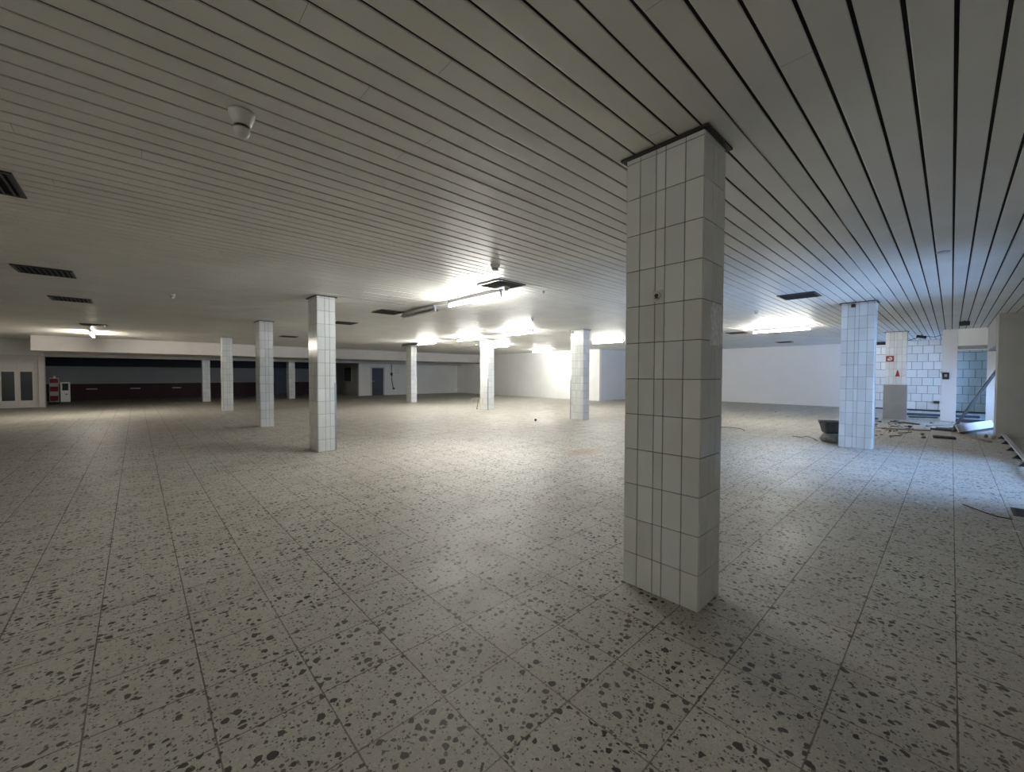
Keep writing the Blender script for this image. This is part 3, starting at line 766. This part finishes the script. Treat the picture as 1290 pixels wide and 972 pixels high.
plank('white_plank', 17.4, -.42, 18.8, -.72, .10, .05, m_board, 'white plank in the opening beneath the blue glass', cat='plank')

def chunk(x, y, s, m, seed, flat=.5):
    bm = new_bm(); bmesh.ops.create_icosphere(bm, subdivisions=1, radius=1)
    rr = random.Random(seed)
    sx, sy, sz = s*rr.uniform(.7,1.5), s*rr.uniform(.7,1.5), s*flat*rr.uniform(.6,1.2)
    for v in bm.verts:
        k_ = 1+.5*mnoise.noise(v.co*1.7+Vector((seed*1.3, 0, 0)))
        v.co = Vector((v.co.x*sx*k_, v.co.y*sy*k_, v.co.z*sz*k_))
    zmin = min(v.co.z for v in bm.verts)
    for v in bm.verts: v.co.z -= zmin
    return obj('rubble_chunk', bm, m, loc=(x, y, 0))
rs = random.Random(21)
OCC = []
def seg_d(px, py, a):
    x0, y0, x1, y1 = a; L2 = (x1-x0)**2+(y1-y0)**2
    t = max(0, min(1, ((px-x0)*(x1-x0)+(py-y0)*(y1-y0))/L2)); return math.hypot(px-x0-t*(x1-x0), py-y0-t*(y1-y0))
SEGS = [(16.15,.32,16.05,-.13,.3),(14.03,.27,14.05,-.1,.2),(15.35,-.05,13.9,-.62,.25),(16.9,.45,18.3,-.35,.30),(17.75,1.3,17.3,.62,.05),(15.2,1.3,15.6,.35,.05),(16.3,1.75,15.75,1.45,.05),(13.2,.95,14.9,.75,.12)]
def free(x, y, r):
    if any(math.hypot(x-a, y-b) < r+c+.01 for a, b, c in OCC) or any(seg_d(x, y, q[:4]) < r+q[4]+.02 for q in SEGS): return False
    OCC.append((x, y, r)); return True
for k_ in range(240):
    x = rs.uniform(13.4, 18.4); y = rs.uniform(.35, 2.2)
    sz = rs.uniform(.018, .065)
    if not free(x, y, sz*1.9): continue
    tag(chunk(x, y, sz, m_rub if rs.random() < .6 else m_rubd, k_), 'small broken plaster chunk in the rubble between the bluish and the cladded pillar', 'rubble', 'rubble chunks between the right pillars')
for k_ in range(24):
    x = rs.uniform(13.9, 15.1); y = -.45 - rs.uniform(0, .3)
    sz = rs.uniform(.025, .055)
    if not free(x, y, sz*1.9): continue
    tag(chunk(x, y, sz, m_rubd if k_ % 3 else m_rub, 100+k_, .9), 'dark rubble lump at the near end of the long rail', 'rubble', 'rubble lumps by the rail')
t_ = tag(chunk(14.62, -.66, .06, m_rub, 300, 1.0), 'largest pale lump of rubble beside the rail end', 'rubble')
for k_ in range(22):
    x, y = rs.uniform(12.5, 20.5), rs.uniform(2.4, 8.2)
    tag(chunk(x, y, rs.uniform(.012, .035), m_rubd if rs.random() < .6 else m_rub, 200+k_), 'tiny crumb of debris on the bright floor before the long right wall', 'debris', 'floor crumbs before the right wall')
tag(chunk(9.30, 8.95, .05, m_rubd, 400, .8), 'small dark lump on the floor left of the greenish pillar', 'debris')
# splinters
for k_ in range(120):
    x, y = rs.uniform(13.3, 18.0), rs.uniform(.4, 2.15); a = rs.uniform(0, math.pi); l = rs.uniform(.15, .60)
    pts = [(x+l*q*math.cos(a), y+l*q*math.sin(a)) for q in (-.5, -.25, 0, .25, .5)]
    n0 = len(OCC)
    if not all(not any(math.hypot(px-c[0], py-c[1]) < l*.13+c[2]+.01 for c in OCC[:n0]) and not any(seg_d(px, py, q[:4]) < l*.13+q[4]+.02 for q in SEGS) for px, py in pts): continue
    OCC += [(px, py, l*.13) for px, py in pts]
    bm = new_bm(); wd = rs.uniform(.012, .03); add_box(bm, -l/2, l/2, -wd, wd, 0, .02, bev=.004)
    o = obj('wood_splinter', bm, m_woodd if rs.random() < .5 else m_wood, loc=(x, y, 0)); o.rotation_euler = (0, 0, a)
    tag(o, 'thin wood splinter scattered in the rubble between the bluish and the cladded pillar', 'splinter', 'wood splinters between the right pillars')
bm = new_bm(); add_tube(bm, [(13.2+.28*i, .95-.033*i+.08*math.sin(i*1.9), .0125) for i in range(0, 7)], .012); tag(obj('brown_cable', bm, m_cableb), 'brown cable winding through the rubble right of the bluish pillar', 'cable')
bm = new_bm(); add_tube(bm, [(12.2,4.75,.008),(12.1,4.5,.008),(12.35,4.25,.008),(12.3,3.95,.008),(12.0,3.75,.008),(11.8,3.7,.008)], .008); tag(obj('dark_wire', bm, m_cableb), 'thin wire lying on the bright floor just right of the big pillar', 'wire')

t = thing('floor_rail', 'long pale metal rail on black feet at the right edge of the photo', 'rail', (0, -.87, 0))
bm = new_bm(); add_box(bm, 9.2, 15.25, -.035, .035, .075, .105, bev=.006); obj('bar', bm, m_galv, t)
for x in (9.6, 10.67, 11.59, 12.73, 13.9, 15.0):
    bm = new_bm()
    A = [bm.verts.new((x+sx*.07, y, 0)) for sx, y in ((-1,-.06),(1,-.06),(1,.10),(-1,.10))]; B = [bm.verts.new((x+sx*.03, y, .076)) for sx, y in ((-1,-.03),(1,-.03),(1,.03),(-1,.03))]
    bm.faces.new(A[::-1]); bm.faces.new(B)
    for q in range(4): bm.faces.new((A[q], A[(q+1)%4], B[(q+1)%4], B[q]))
    obj('foot', bm, m_black, t)

t = thing('floor_drain', 'black square drain cover on the floor at the right edge of the photo', 'drain cover', (7.01, -.62, 0))
bm = new_bm(); add_box(bm, -.2, .2, -.14, .14, .0005, .006, bev=.002); obj('plate', bm, m_trim, t)
for k_ in range(7):
    bm = new_bm(); add_box(bm, -.17+k_*.05, -.145+k_*.05, -.11, .11, .006, .011, bev=.002); obj('bar', bm, m_black, t)
bm = new_bm(); add_tube(bm, [(6.95,-.12,.006),(6.85,-.19,.006),(6.70,-.28,.007),(6.62,-.36,.006),(6.60,-.46,.006)], .006); tag(obj('cable_end', bm, m_cable), 'short dark cable curving on the floor left of the drain cover', 'cable')
for k_, (x, y, s) in enumerate(((6.72,.24,.020),(6.60,.17,.014),(6.56,.09,.016))):
    bm = new_bm(); r = random.Random(k_)
    A = [bm.verts.new((x+s*1.4*math.cos(a)*r.uniform(.6,1.2), y+s*math.sin(a)*r.uniform(.6,1.2), .004)) for a in (0, 1.3, 2.4, 3.6, 5.0)]
    B = [bm.verts.new((v.co.x, v.co.y, .0005)) for v in A]
    bm.faces.new(A); bm.faces.new(B[::-1])
    for q in range(5): bm.faces.new((A[q], A[(q+1)%5], B[(q+1)%5], B[q]))
    tag(obj('glass_shard', bm, m_shard), 'tiny bright glass shard, %s of three left of the cable end' % ('leftmost and largest', 'middle', 'rightmost')[k_], 'shard', 'glass shards on the right floor')
bm = new_bm()
A = [bm.verts.new((6.14+dx, -.45+dy, .004)) for dx, dy in ((-.02,0),(.0,-.03),(.015,-.01),(.02,.03),(-.005,.02))]; B = [bm.verts.new((v.co.x, v.co.y, .0005)) for v in A]
bm.faces.new(A); bm.faces.new(B[::-1])
for q in range(5): bm.faces.new((A[q], A[(q+1)%5], B[(q+1)%5], B[q]))
tag(obj('glass_shard', bm, m_shard), 'bright glass shard nearest the camera, below the drain cover', 'shard', 'glass shards on the right floor')

# red stick and wire at the lit pillar
t = thing('red_stick', 'thin dark red stick leaning on the left of the brightly lit pillar', 'stick', (10.76, 13.86, .0))
bm = new_bm(); add_cyl(bm, (0,0,.012), (.055,-.04,.42), .014, n=8); obj('rod', bm, m_red, t)
bm = new_bm(); add_cyl(bm, (0,0,0), (0,0,.03), .03, n=10); obj('foot', bm, m_red, t)
bm = new_bm(); add_tube(bm, [(10.7,14.02,.006),(10.68,14.16,.10),(10.70,14.20,.3),(10.72,14.1,.45),(10.76,13.9,.5),(10.80,13.76,.46)], .007); tag(obj('wire_loop', bm, m_white), 'thin white wire loop beside the red stick', 'wire')

# one paler replacement tile let into the floor
bm = new_bm(); add_box(bm, 2.622, 3.006, 5.965, 6.35, .0004, .0025, bev=.001); tag(obj('floor_hatch', bm, mat('plain_terrazzo_hatch', (0.40,0.385,0.34), .5, var=.2, vscale=12)), 'plain unspeckled hatch tile in the floor right of the nearest left pillar', 'floor hatch')
